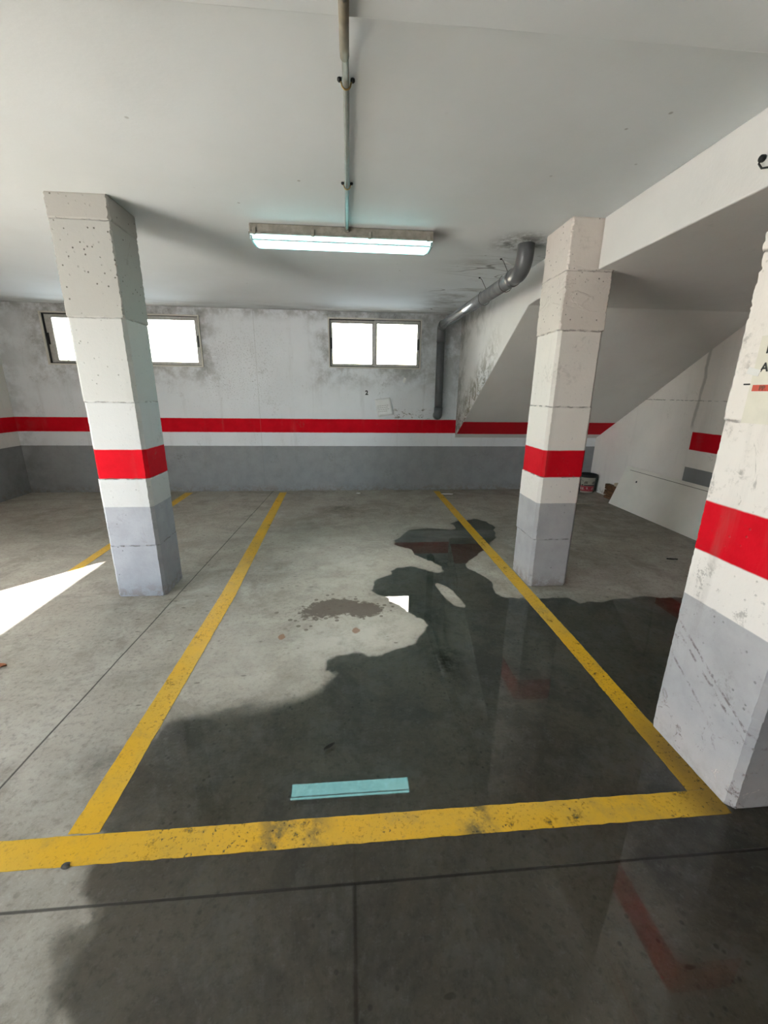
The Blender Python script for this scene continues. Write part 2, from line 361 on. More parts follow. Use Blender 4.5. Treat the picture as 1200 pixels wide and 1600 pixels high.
# ------------------------------------------------------------------ stair flight and landing (right)
SK, SS = 4.0, (BZ - .832) / (B - 4.0)
def stair_mat():
    n = N('stair_plaster'); white = (.68, .665, .635)
    big = n.noise(1.2, 5, .6); mid = n.noise(7, 6, .65); fine = n.noise(50, 4)
    c = n.mix(n.smooth(big, .35, .7), white, tuple(v * .92 for v in white))
    sx = n.t.nodes.new('ShaderNodeSeparateXYZ'); n.l(n.nor, sx.inputs[0])
    side = n.smooth(n.math('ABSOLUTE', sx.outputs[0]), .4, .6)
    under = n.mul(n.smooth(side, .2, .8, 1, 0), n.smooth(n.y, 5.5, 5.6))
    wob = n.add(n.z, n.mul(n.sub(n.noise(14, 2), .5), .005))
    c = n.mix(n.mul(under, n.band(wob, ZB, ZT)), c, RED)
    # efflorescence and flaked paint low on the stringer side
    d = n.sub(n.z, n.sub(BZ, n.mul(n.sub(n.y, SK), SS)))
    ef = n.mul(n.mul(side, n.smooth(d, .10, .60, 1, 0)), n.smooth(n.y, 4.5, 5.2))
    m1 = n.mul(ef, n.smooth(n.noise(7, 7, .78, sc=(1, 1, 1), dist=1.0), .44, .56))
    c = n.mix(n.mul(m1, .9), c, (.19, .165, .11))
    m2 = n.mul(n.mul(side, n.smooth(n.y, 5.75, 6.3)), n.smooth(n.noise(6, 6, .7), .38, .64))
    c = n.mix(n.mul(m2, .55), c, (.16, .15, .13))
    m3 = n.mul(n.mul(side, n.smooth(n.z, 2.0, 2.5)), n.mul(n.smooth(n.y, 4.6, 5.6), n.smooth(n.noise(5, 6, .7), .4, .66)))
    c = n.mix(n.mul(m3, .55), c, (.15, .14, .12))
    sc = n.mul(n.smooth(n.noise(3.2, 7, .72), .60, .74), n.smooth(fine, .45, .62)); c = n.mix(n.mul(sc, .3), c, (.14, .12, .1))
    h = n.sub(n.add(n.mul(mid, .4), n.mul(fine, .2)), n.mul(m1, 1.0))
    return n.done(n.bsdf(c, .75, n.bump(h, .008, .6), .25))
bm = bmesh.new()
SX, SY, SH, YA, YB = RX - .001, SK - .18, H - .0005, FY + .001, B - .001
NOT = ((1.052, 1.500, 1.752), (2.908, 3.286, 1.762))          # it stops against the two pillars
plan = [(SX, YA), (SX, SY), (BX, SY)]
for ya, yb, nx in NOT[::-1]: plan += [(BX, yb), (nx, yb), (nx, ya), (BX, ya)]
plan += [(BX, YA)]
slab(bm, plan, BZ, SH)
prof = [(SY, BZ), (SK, BZ - .012), (YB, BZ - (B - SK) * SS), (YB, SH), (SY, SH)]
a = [bm.verts.new((BX, y, z)) for y, z in prof]; b = [bm.verts.new((SX, y, z)) for y, z in prof]
bm.faces.new(a); bm.faces.new(b[::-1])
for i in range(len(prof) - 1):
    bm.faces.new((a[i], b[i], b[i + 1], a[i + 1]))
bmesh.ops.remove_doubles(bm, verts=bm.verts, dist=1e-5)
bmesh.ops.delete(bm, geom=[f for f in bm.faces if all(abs(v.co.y - SY) < 1e-4 for v in f.verts)], context='FACES_ONLY')
st = fin(bm, 'staircase', stair_mat())
bv = st.modifiers.new('soft', 'BEVEL'); bv.width = .008; bv.segments = 2
tag(st, 'white plastered underside and side of a stair flight sloping down to the back wall', 'staircase')

# ------------------------------------------------------------------ pillars
def make_pillar(x0, x1, y0, y1, seed, label, joints, dirt, pits, rough_from=1.963, white=(.735, .685, .635), grey=(.41, .395, .395), lift_tones=(), scuffs=False, ridge=0.0, jl=None):
    rnd = random.Random(seed)
    bm = bmesh.new(); cx, cy = (x0 + x1) / 2, (y0 + y1) / 2
    zs = [0] + list(joints) + [H]
    for si in range(len(zs) - 1):
        za, zb = zs[si], zs[si + 1]
        gx, gy = rnd.uniform(-.003, .003), rnd.uniform(-.003, .003); gr = rnd.uniform(-.002, .003)
        X0, X1, Y0, Y1 = x0 + gx - gr, x1 + gx + gr, y0 + gy - gr, y1 + gy + gr
        ch = .020 if zb <= rough_from + .01 else .006
        nlev = max(3, int((zb - za) / .008)); rings = []
        for k in range(nlev + 1):
            z = za + (zb - za) * k / nlev; ring = []
            endk = .0025 if k in (0, nlev) else 0.0
            for (qx, qy, sx, sy) in ((X0, Y0, 1, 1), (X1, Y0, -1, 1), (X1, Y1, -1, -1), (X0, Y1, 1, -1)):
                chip = max(0, mnoise.noise(Vector((qx * 9 + seed, qy * 9, z * 22))) - .25) * (.016 if ch < .01 else .006) + max(0, mnoise.noise(Vector((qx * 5, qy * 5 + seed, z * 75))) + .1) * (.013 if ch < .01 else .004)
                if z < .12: chip += .010 * (1 - z / .12) * (mnoise.noise(Vector((qx * 7, seed, z * 40))) + .4)
                c = ch + max(0, chip)
                pA = (qx + sx * c, qy + sy * endk); pB = (qx + sx * endk, qy + sy * c)
                ring += [pB, pA] if (sx, sy) in ((1, 1), (-1, -1)) else [pA, pB]
            rings.append([bm.verts.new((px, py, z)) for px, py in ring])
        for a, b in zip(rings, rings[1:]):
            for k in range(8): bm.faces.new((a[k], a[(k + 1) % 8], b[(k + 1) % 8], b[k]))
        bm.faces.new(rings[0][::-1]); bm.faces.new(rings[-1])
    def lift_tone(n, c, h):          # each upper lift is mixed towards a darker tone
        for zc, mul, rgb in lift_tones:
            wv = n.add(n.z, n.mul(n.sub(n.noise(9, 4), .5), .03))
            c = n.mix(n.mul(n.smooth(wv, zc - .008, zc + .008), mul), c, rgb)
        # rubbed scratches and thick trowel ridges
        sc = n.smooth(n.noise(7, 7, .78, sc=(1, 1, .5), dist=1.0), .63, .70)
        c = n.mix(n.mul(sc, dirt * 1.1), c, (.17, .145, .115))
        up = n.smooth(n.z, 1.85, 2.05)
        pm2 = n.mul(n.mul(n.smooth(n.voro(25), .08, .15, 1, 0), n.smooth(n.noise(5, 3), .38, .50)), n.add(n.mul(up, .7), .1))
        c = n.mix(pm2, c, (.07, .062, .052))
        if scuffs:
            s1 = n.mul(n.band(n.z, 1.10, 1.42, .05), n.smooth(n.noise(6, 7, .8, sc=(1, 1.2, .8), dist=.8), .53, .63)); c = n.mix(n.mul(s1, .6), c, (.16, .14, .115))
            s2 = n.mul(n.band(n.z, .70, .86, .05), n.smooth(n.noise(9, 6, .8), .56, .63)); c = n.mix(n.mul(s2, .5), c, (.16, .14, .115))
            dia = n.add(n.z, n.mul(n.y, -.62))                          # long slanting scrapes from car doors
            for d0 in (-.335, -.375, -.50):
                s3 = n.mul(n.band(n.add(dia, n.mul(n.sub(n.noise(5, 5), .5), .04)), d0 - .006, d0 + .006, .005), n.mul(n.smooth(n.noise(20, 5, .8), .46, .6), n.band(n.z, .28, .66, .05)))
                c = n.mix(n.mul(s3, .75), c, (.12, .09, .085))
            low = n.smooth(n.add(n.z, n.mul(n.sub(n.noise(7, 5), .5), .3)), .08, .30, 1, 0)
            c = n.mix(n.mul(low, .6), c, (.48, .435, .41))
            s4 = n.mul(n.smooth(n.z, .05, .36, 1, 0), n.smooth(n.noise(13, 6, .8, dist=.7), .57, .64)); c = n.mix(n.mul(s4, .75), c, (.15, .10, .085))
            s5 = n.mul(n.mul(n.smooth(n.z, .03, .22, 1, 0), n.smooth(n.y, 1.06, 1.35, 1, 0)), n.smooth(n.noise(19, 5, .75, dist=.9), .59, .64)); c = n.mix(s5, c, (.66, .58, .52))
            return c, n.sub(h, n.add(n.mul(s4, .8), n.mul(s5, 1.2)))
        tr = n.mul(n.smooth(n.noise(8, 4, .6, sc=(.8, .8, 1.6), dist=.8), .5, .66), n.mul(n.band(n.z, 2.05, 2.29, .05), ridge))
        return c, n.add(n.sub(h, n.mul(pm2, .8)), tr)
    m = painted('paint_pillar_%d' % seed, dirt=dirt, pits=pits, joints=joints if jl is None else jl, pitscale=26, white=white, grey=grey, extra=lift_tone)
    o = fin(bm, 'concrete_pillar', m, off=(cx, cy, 0)); o.location = (cx, cy, 0)
    return tag(o, label, 'pillar', 'square concrete pillars with red band')
make_pillar(-1.7435, -1.3961, 2.931, 3.260, 1, 'square concrete pillar standing alone by the sunlit patch, window behind it', (.406, .901, 1.416, 1.926, 2.456), .3, .85, white=(.53, .545, .545), grey=(.355, .37, .405), lift_tones=((1.416, .5, (.47, .475, .45)), (1.926, .9, (.37, .368, .342)), (2.456, .5, (.36, .34, .31))))
make_pillar(1.4287, 1.7496, 2.916, 3.276, 2, 'square concrete pillar under the far end of the stair landing, drain pipe behind it', (.404, .901, 1.414, 1.920, 2.283), .3, .6, ridge=.8, lift_tones=((1.920, .5, (.57, .50, .445)),))
make_pillar(1.4138, 1.74, 1.060, 1.491, 3, 'nearest square concrete pillar, scuffed at the foot, with a paper sign', (1.416, 1.976), .6, .4, scuffs=True, jl=(1.416, 1.976))

# ------------------------------------------------------------------ windows
M_alu = plain('dull_aluminium', (.47, .465, .44), .55, .0, .4, .2, 30)
M_surround = painted('window_surround', dirt=.5, pits=.2, bands=False, white=(.62, .60, .54))
M_black = plain('black_plastic', (.012, .012, .013), .5)
M_gasket = plain('dark_gap', (.03, .03, .03), .7)
def glass_mat():
    n = N('window_glass')
    t = n.t.nodes.new('ShaderNodeBsdfTransparent'); t.inputs[0].default_value = (.72, .76, .78, 1)
    g = n.t.nodes.new('ShaderNodeBsdfGlossy'); g.inputs['Roughness'].default_value = .05
    f = n.t.nodes.new('ShaderNodeFresnel'); f.inputs[0].default_value = 1.45
    a = n.t.nodes.new('ShaderNodeMixShader'); n.l(f.outputs[0], a.inputs[0]); n.l(t.outputs[0], a.inputs[1]); n.l(g.outputs[0], a.inputs[2])
    d = n.t.nodes.new('ShaderNodeBsdfDiffuse'); d.inputs[0].default_value = (.3, .3, .28, 1)
    sp = n.mul(n.mul(n.smooth(n.voro(22), .10, .17, 1, 0), n.smooth(n.noise(4.5, 3), .52, .6)), .7)
    b = n.t.nodes.new('ShaderNodeMixShader'); n.l(sp, b.inputs[0]); n.l(a.outputs[0], b.inputs[1]); n.l(d.outputs[0], b.inputs[2])
    return n.done(b.outputs[0])
M_glass = glass_mat()
def rect_frame(bm, x0, x1, z0, z1, l, r, t, b, ya, yb, bev=.003):
    box(bm, (x0, ya, z0), (x0 + l, yb, z1), bev); box(bm, (x1 - r, ya, z0), (x1, yb, z1), bev)
    box(bm, (x0 + l, ya, z0), (x1 - r, yb, z0 + b), bev); box(bm, (x0 + l, ya, z1 - t), (x1 - r, yb, z1), bev)
def make_window(name, w, mid, sl, sr):
    x0, x1, z0, z1 = w
    bm = bmesh.new(); rect_frame(bm, x0, x1, z0, z1, .018, .018, .018, .018, B - .020, B + .09)
    fr = fin(bm, name, M_surround); tag(fr, kind='structure')
    bm = bmesh.new(); rect_frame(bm, x0 + .018, x1 - .018, z0 + .018, z1 - .018, .012, .012, .012, .012, B + .006, B + .085, .001)
    fin(bm, 'track', M_gasket, fr)
    for (sa, sb, l, r, ya, right) in ((x0 + .026, mid + .004, sl, .042, B + .034, 0), (mid - .004, x1 - .026, .042, sr, B + .004, 1)):
        bm = bmesh.new(); rect_frame(bm, sa, sb, z0 + .025, z1 - .025, l, r, .045, .038, ya, ya + .026)
        s = fin(bm, 'sash', M_alu, fr)
        bm = bmesh.new(); box(bm, (sa + l - .004, ya + .010, z0 + .060), (sb - r + .004, ya + .014, z1 - .065)); fin(bm, 'glass_pane', M_glass, s)
        lx = sa + .008 if not right else sb - .028
        bm = bmesh.new(); box(bm, (lx, ya - .010, (z0 + z1) / 2 - .075), (lx + .020, ya + .002, (z0 + z1) / 2 + .075), .004); tag(fin(bm, 'latch', M_black, s), 'black latch')
    return fr
make_window('window_1', W1, -3.06, .090, .048); make_window('window_2', W2, .376, .034, .036)

# ------------------------------------------------------------------ parking lines
def line_mat():
    n = N('yellow_road_paint')
    mid = n.noise(5, 6, .7); fine = n.noise(60, 4, .7); big = n.noise(1.9, 4, .6)
    c = n.mix(n.smooth(big, .35, .68), (.66, .37, .010), (.58, .36, .04))
    c = n.mix(n.mul(n.smooth(mid, .5, .72), .6), c, (.36, .25, .06))
    wearlow = n.mul(n.smooth(n.y, 1.05, 1.6), .07)
    c = n.mix(n.mul(n.smooth(fine, .55, .72), .45), c, (.16, .12, .05))
    tyre = n.mul(n.math('MAXIMUM', n.mul(n.band(n.x, -.33, -.12, .08), n.smooth(n.y, 1.2, 1.25, 1, 0)), n.mul(n.band(n.x, .40, .50, .04), n.smooth(n.y, 1.2, 1.25, 1, 0))), n.smooth(n.noise(12, 6, .72), .42, .62))
    c = n.mix(n.mul(tyre, .85), c, (.085, .075, .04))
    corner = n.mul(n.smooth(n.x, 1.15, 1.38), n.smooth(n.y, 1.75, 1.35)) if False else n.mul(n.smooth(n.x, 1.18, 1.38), n.smooth(n.y, 1.3, 1.75, 1, 0))
    c = n.mix(n.mul(corner, .8), c, (.11, .062, .008))
    wear = n.math('MAXIMUM', n.smooth(n.noise(9, 7, .78), .57, .68), n.mul(n.smooth(n.noise(70, 4, .7), .57, .64), n.smooth(n.noise(2.4, 4), .42, .6)))
    sh = n.bsdf(c, .55, n.bump(fine, .003, .4), .35)
    t = n.t.nodes.new('ShaderNodeBsdfTransparent'); m = n.t.nodes.new('ShaderNodeMixShader')
    n.l(n.mul(wear, .7), m.inputs[0]); n.l(sh, m.inputs[1]); n.l(t.outputs[0], m.inputs[2])
    return n.done(m.outputs[0])
M_line = line_mat()
def line(poly, label):
    bm = bmesh.new(); out = []
    for i in range(len(poly)):
        a = Vector((*poly[i], 0)); b = Vector((*poly[(i + 1) % len(poly)], 0)); k = max(1, int((b - a).length / .03))
        for t in range(k):
            p = a.lerp(b, t / k); j = .0035 * mnoise.noise(p * 23); out.append((p.x + j, p.y + .0035 * mnoise.noise(p * 23 + Vector((5, 5, 5)))))
    slab(bm, out, .0002, .0022)
    tag(fin(bm, 'parking_line', M_line), label, 'parking line', 'yellow painted bay lines')
line([(-.998, 1.146), (-.893, 1.146), (-.880, 2.9), (-.975, 6.25), (-1.078, 6.25), (-.992, 2.9)], 'long yellow painted line running to the back wall, nearest right of the lone pillar')
line([(1.316, 1.146), (1.413, 1.146), (1.426, 2.17), (1.424, 3.3), (1.412, 6.26), (1.318, 6.26), (1.322, 3.3), (1.326, 2.17)], 'long yellow painted line running past both right pillars to the back wall')
line([(-2.60, 1.036), (1.414, 1.046), (1.414, 1.144), (-2.60, 1.136)], 'yellow painted line crossing the front of the bay')
line([(-2.41, 3.42), (-2.33, 3.50), (-2.38, 6.27), (-2.49, 6.27)], 'faded yellow line beside the sunlit patch, behind the lone pillar')

# ------------------------------------------------------------------ puddle
def water_mat():
    n = N('standing_water')
    t = n.t.nodes.new('ShaderNodeBsdfTransparent'); t.inputs[0].default_value = (.95, .955, .95, 1)
    g = n.t.nodes.new('ShaderNodeBsdfGlossy'); g.inputs['Roughness'].default_value = .012
    f = n.t.nodes.new('ShaderNodeFresnel'); f.inputs[0].default_value = 1.5
    m = n.t.nodes.new('ShaderNodeMixShader'); n.l(f.outputs[0], m.inputs[0]); n.l(t.outputs[0], m.inputs[1]); n.l(g.outputs[0], m.inputs[2])
    dry = n.t.nodes.new('ShaderNodeBsdfTransparent'); e = n.t.nodes.new('ShaderNodeMixShader')       # the film thins out to nothing at its rim
    n.l(wet_mask(n)[1], e.inputs[0]); n.l(dry.outputs[0], e.inputs[1]); n.l(m.outputs[0], e.inputs[2])
    return n.done(e.outputs[0])
def water():
    ok = np.maximum.reduce([wet[:-1, :-1], wet[1:, :-1], wet[:-1, 1:], wet[1:, 1:]]) > .004
    jj, ii = np.nonzero(ok); nx = len(xs)
    q = np.stack([jj * nx + ii, jj * nx + ii + 1, (jj + 1) * nx + ii + 1, (jj + 1) * nx + ii], -1)
    used, inv = np.unique(q, return_inverse=True); q = inv.reshape(q.shape)
    co = np.stack([X.ravel()[used], Y.ravel()[used], np.full(len(used), .0012)], -1)
    me = bpy.data.meshes.new('water_puddle')
    me.vertices.add(len(co)); me.vertices.foreach_set('co', co.ravel().astype('f'))
    me.loops.add(q.size); me.loops.foreach_set('vertex_index', q.ravel().astype('i'))
    me.polygons.add(len(q)); me.polygons.foreach_set('loop_start', (np.arange(len(q)) * 4).astype('i'))
    me.update(calc_edges=True)
    for nm, a in (('wet', wet), ('soft', soft)):
        at = me.attributes.new(nm, 'FLOAT', 'POINT'); at.data.foreach_set('value', a.ravel()[used].astype('f'))
    tag(link('water_puddle', me, water_mat()), 'large shallow puddle of still water covering the bay floor and reflecting the lamp', 'puddle')
water()

# ------------------------------------------------------------------ fluorescent lamp
M_house = plain('grimy_lamp_housing', (.30, .275, .235), .6, 0, .3, .3, 25)
def emit(name, col, st):
    n = N(name); e = n.t.nodes.new('ShaderNodeEmission'); e.inputs[0].default_value = (*col, 1); e.inputs[1].default_value = st; return n.done(e.outputs[0])
TUBE_W = 1.7
def lamp():
    x0, x1, ya, yb = -.663, .602, 3.258, 3.424; cy = (ya + yb) / 2; cx = (x0 + x1) / 2
    t = thing('fluorescent_lamp', (cx, cy, H), 'long fluorescent lamp lit cyan white under the ceiling', 'lamp')
    off = (cx, cy, H)
    bm = bmesh.new(); box(bm, (x0, ya, H - .056), (x1, yb, H - .0005), .008); box(bm, (x0 - .004, ya - .006, H - .066), (x1 + .004, yb + .006, H - .054), .003)
    fin(bm, 'housing', M_house, t, off=off)
    def shell(za, zb, ia, ib, ends, floor):
        bm = bmesh.new(); ra = []
        for z, i in ((za, ia), (zb, ib)):
            ra.append([bm.verts.new((x, y, z)) for x, y in ((x0 + i + ends, ya + i), (x1 - i - ends, ya + i), (x1 - i - ends, yb - i), (x0 + i + ends, yb - i))])
        for k in range(4): bm.faces.new((ra[0][k], ra[0][(k + 1) % 4], ra[1][(k + 1) % 4], ra[1][k]))
        if floor: bm.faces.new(ra[1])
        return bm
    lit = emit('lit_diffuser', (.42, 1.0, 1.0), TUBE_W)
    tag(fin(shell(H - .066, H - .091, .006, .012, .0, False), 'diffuser_side', lit, t, off=off), 'glowing side of the diffuser')
    tag(fin(shell(H - .100, H - .112, .014, .030, .012, True), 'diffuser_base', lit, t, off=off), 'glowing underside of the diffuser')
    fin(shell(H - .091, H - .100, .011, .014, .0, False), 'diffuser_ridge', plain('cyan_grey_plastic', (.42, .62, .64), .35), t, off=off)
    for x in (x0, x1 - .022):
        bm = bmesh.new(); box(bm, (x + .001, ya + .006, H - .102), (x + .021, yb - .006, H - .064), .006); fin(bm, 'end_cap', plain('clear_end', (.40, .50, .50), .3), t, off=off)
    for x in (x0 + .035, -.235, .155, x1 - .035):
        for y, s_ in ((ya, -1), (yb, 1)):
            bm = bmesh.new(); box(bm, (x - .011, min(y, y + s_ * .010), H - .072), (x + .011, max(y, y + s_ * .010), H - .028), .003); fin(bm, 'clip', M_house, t, off=off)
lamp()

# ------------------------------------------------------------------ conduit
M_cond = plain('grey_conduit', (.20, .195, .165), .4, 0, .5, .25, 30)
def conduit():
    t = thing('electrical_conduit', (0, 2.2, H), 'thin grey conduit pipe running along the ceiling into the lamp', 'conduit')
    off = (0, 2.2, H); zc = H - .018
    bm = bmesh.new(); pts = [(-.004, .86, 2.517), (-.004, 1.40, 2.517), (-.003, 1.52, 2.519)]
    for k in range(9):
        s_ = k / 8; e = s_ * s_ * (3 - 2 * s_); pts.append((-.003 + .005 * s_, 1.55 + .33 * s_, 2.520 + (zc - 2.520) * e))
    pts += [(.003, 2.2, zc), (.001, 2.7, zc), (-.002, 3.2575, zc)]
    tube(bm, pts, .0115, 14); fin(bm, 'pipe', M_cond, t, True, off=off)
    bm = bmesh.new(); tube(bm, [(-.003, 1.45, 2.517), (-.003, 1.53, 2.519), (-.003, 1.62, 2.526), (-.002, 1.68, 2.534)], .0150, 14); fin(bm, 'sleeve', plain('worn_sleeve', (.22, .19, .135), .5, var=.3), t, True, off=off)
    bm = bmesh.new(); tube(bm, [(-.002, 3.235, zc), (-.002, 3.2565, zc)], .017, 12); fin(bm, 'gland', M_house, t, True, off=off)
    for y in (1.865, 2.635):
        bm = bmesh.new(); P = [(.002 + .0165 * math.cos(a_), y, zc - .0165 * math.sin(a_)) for a_ in [math.pi * k / 10 for k in range(11)]]
        tube(bm, [(.026, y, H - .004)] + P + [(-.022, y, H - .004)], .0032, 8)
        c = fin(bm, 'clamp', plain('brass_wire', (.30, .21, .08), .4, .6), t, True, off=off)
        for x in (-.022, .026):
            bm = bmesh.new(); lathe(bm, [(.002, 0), (.008, -.002), (.0085, -.009), (.005, -.013), (.0005, -.014)], 10, (x, y, H)); fin(bm, 'nail_head', M_black, c, True, off=off)
conduit()

# ------------------------------------------------------------------ drain pipe
M_pvc = plain('grey_pvc', (.115, .118, .122), .32, 0, .5, .25, 9)
def drain():
    R = .0575; xa, za = 1.350, 2.412; yw = B - .085
    t = thing('drain_pipe', (xa, yw, 1.19), 'grey plastic drain pipe hung below the ceiling beside the stair, dropping down the back wall', 'pipe')
    off = (xa, yw, 1.19)
    bm = bmesh.new(); tube(bm, [(xa, 3.62, za - .004), (xa - .02, yw - .04, za + .012)], R, 28); fin(bm, 'horizontal_pipe', plain('highlit_pvc', (.30, .305, .31), .22, .35, .7, .3, 9), t, True, off=off)  # same pipe, its silvery highlight put into a paler base colour
    # elbow into the ceiling
    bm = bmesh.new(); P = [(xa, 3.68, za)]
    for k in range(11):
        a_ = math.pi / 2 * k / 10; P.append((xa, 3.565 - .115 * math.sin(a_), za + .115 * (1 - math.cos(a_)) ))
    P.append((xa, 3.45, H + .01)); tube(bm, P, R + .006, 28); el = fin(bm, 'elbow', M_pvc, t, True, off=off)
    bm = bmesh.new(); tube(bm, [(xa, 3.645, za), (xa, 3.685, za)], R + .010, 28); fin(bm, 'collar', M_pvc, el, True, off=off)
    # vertical run with lower end cap
    xv = xa - .022
    bm = bmesh.new(); P = [(xa - .02, yw - .09, za + .012)]
    for k in range(9):
        a_ = math.pi / 2 * k / 8; P.append((xv, yw - .075 + .075 * math.sin(a_), za + .012 - .075 * (1 - math.cos(a_))))
    P += [(xv, yw, 2.2)]; tube(bm, P, R + .005, 28); fin(bm, 'elbow', M_pvc, t, True, off=off)
    bm = bmesh.new(); tube(bm, [(xv, yw, 2.23), (xv + .008, yw, 1.26)], R, 28); fin(bm, 'vertical_pipe', M_pvc, t, True, off=off)
    bm = bmesh.new(); P = [(xv + .008, yw, 1.29), (xv + .008, yw, 1.22)]
    for k in range(1, 7):
        a_ = math.pi / 2 * k / 6; P.append((xv + .008, yw + .03 * (1 - math.cos(a_)), 1.22 - .05 * math.sin(a_)))
    P.append((xv + .008, B + .01, 1.17)); tube(bm, P, R + .005, 28); fin(bm, 'elbow', M_pvc, t, True, off=off)
    M_w = plain('rusty_wire', (.05, .04, .035), .5)
    for y in (3.83, 4.42):
        zc = za - .004 + (y - 3.62) * .006
        bm = bmesh.new(); P = [(xa + (R + .010) * math.cos(a_), y + .02 * math.cos(a_), zc + (R + .010) * math.sin(a_)) for a_ in [2.2 + 5.4 * k / 22 for k in range(23)]]
        tube(bm, P + [(xa + .004, y - .01, zc + R + .03), (xa - .045, y - .03, H - .02), (xa - .07, y - .035, H - .002)], .0026, 8); b_ = fin(bm, 'wire_hanger', M_w, t, True, off=off)
        bm = bmesh.new(); lathe(bm, [(.002, 0), (.010, -.002), (.010, -.010), (.001, -.013)], 10, (xa - .07, y - .035, H)); fin(bm, 'nail_head', M_black, b_, True, off=off)
drain()

# ------------------------------------------------------------------ things in the corner under the stair
def board():
    L0, L1 = 3.35, 5.45; th = .022; hgt = .575
    yc = (L0 + L1) / 2; lean = math.atan2(.185, .54)
    t = thing('leaning_board', (3.722, yc, 0), 'large off white flat board lying on its long edge and leaning on the right wall', 'board')
    M_b = plain('off_white_laminate', (.80, .765, .70), .5, 0, .35, .08, 3)
    rot = Matrix.Rotation(lean, 4, 'Y')
    bm = bmesh.new(); box(bm, (0, -(yc - L0), 0), (th, L1 - yc, hgt), .002); pb = fin(bm, 'panel', M_b, t); pb.matrix_local = rot
    bm = bmesh.new(); box(bm, (-.002, -(yc - L0) + .01, hgt - .048), (.0, L1 - yc - .10, hgt - .042)); g = fin(bm, 'groove', plain('shadow_groove', (.16, .15, .13), .7), t); g.matrix_local = rot
    bm = bmesh.new(); lathe(bm, [(.014, 0), (.013, .002), (.004, .003)], 14); k = fin(bm, 'hole', M_black, t)
    k.matrix_local = rot @ Matrix.Translation((-.0005, L1 - yc - .32, .40)) @ Matrix.Rotation(-math.pi / 2, 4, 'Y')
board()
def bucket():
    bx, by, R0, R1, h = 3.785, 6.165, .120, .142, .285
    t = thing('paint_bucket', (bx, by, 0), 'pale paint bucket with a black rim and red label in the back corner', 'bucket')
    bm = bmesh.new(); lathe(bm, [(R0 - .01, 0), (R0, .008), (R1 - .004, h - .03), (R1, h - .028), (R1, h - .002), (R1 - .008, h), (R1 - .012, h - .02), (R0 - .012, .02)], 40)
    n = N('bucket_print'); tc = n.t.nodes.new('ShaderNodeTexCoord'); sx = n.t.nodes.new('ShaderNodeSeparateXYZ'); n.l(tc.outputs['Object'], sx.inputs[0])
    ang = n.math('ARCTAN2', sx.outputs[1], sx.outputs[0]); z = sx.outputs[2]
    facing = n.smooth(n.math('ABSOLUTE', n.add(ang, 1.95)), .86, .90, 1, 0)
    c = n.mix(facing, (.035, .033, .03), (.42, .40, .33))
    c = n.mix(n.mul(facing, n.band(z, .030, .115)), c, (.42, .035, .06))
    blk = n.mul(n.mul(facing, n.band(z, .05, .095)), n.smooth(n.noise(30, 2, .5, sc=(1, 1, .25)), .5, .53)); c = n.mix(n.mul(blk, .7), c, (.62, .5, .48))
    c = n.mix(n.mul(n.mul(facing, n.band(z, .118, .135)), n.smooth(n.noise(24, 2, sc=(1, 1, .2)), .42, .46)), c, (.03, .03, .03))
    c = n.mix(n.mul(n.mul(facing, n.band(z, .15, .19)), n.smooth(n.noise(16, 3), .48, .52)), c, (.16, .15, .13))
    fin(bm, 'body', n.done(n.bsdf(c, .45)), t, True)
    bm = bmesh.new(); lathe(bm, [(R1 + .002, h - .035), (R1 + .007, h - .03), (R1 + .007, h - .002), (R1 - .004, h + .006), (R1 - .014, h + .002), (R1 - .014, h - .03)], 40); tag(fin(bm, 'rim', M_black, t, True), 'black rim')
    bm = bmesh.new(); P = [((R1 + .012) * math.cos(a_), -.02 + (R1 + .012) * math.sin(a_) * .55, h - .03 - .10 * math.sin(a_) * -0.9 - .0) for a_ in [math.pi + math.pi * k / 14 for k in range(15)]]
    tube(bm, P, .003, 8); fin(bm, 'handle', plain('wire', (.25, .25, .24), .4, .7), t, True)
bucket()
M_terra = plain('brown_ceramic', (.165, .085, .042), .6, 0, .3, .4, 18, .5)
LAB = ['lowest brown clay tile of the stack beside the leaning board', 'second brown clay tile from the bottom of the stack by the board',
       'middle brown clay tile of the stack between bucket and board', 'second brown clay tile from the top of the stack by the board', 'topmost brown clay tile of the stack beside the leaning board']
rr = random.Random(3)
for k in range(5):
    bm = bmesh.new(); box(bm, (-.034, -.14, .002), (.034, .14, .041), .004)
    box(bm, (-.029, -.146, .010), (.029, .146, .033), .003)
    o = fin(bm, 'clay_tile', M_terra); o.location = (3.897 + (-.012, .010, -.010, .012, -.004)[k], 5.66 + (-.02, .025, -.015, .02, 0)[k], .001 + k * .0425)
    tag(o, LAB[k], 'tile', 'brown clay tiles stacked in the corner')
bm = bmesh.new(); box(bm, (-.028, -.035, 0), (.028, .035, .05), .008)
o = fin(bm, 'plaster_chunk', plain('cream_plaster', (.55, .47, .33), .8, bump=.5)); o.location = (3.895, 5.57, .2145); o.rotation_euler = (0, 0, .2)
tag(o, 'small cream plaster lump lying on the brown tile stack', 'plaster lump')
bm = bmesh.new(); slab(bm, [(0, 0), (.28, .01), (.30, .035), (.02, .05)], 0, .012)
o = fin(bm, 'wood_offcut', plain('pale_wood', (.36, .33, .27), .7)); o.location = (3.18, 5.37, .0005)
tag(o, 'thin pale strip of wood on the floor in front of the bucket', 'wood strip')

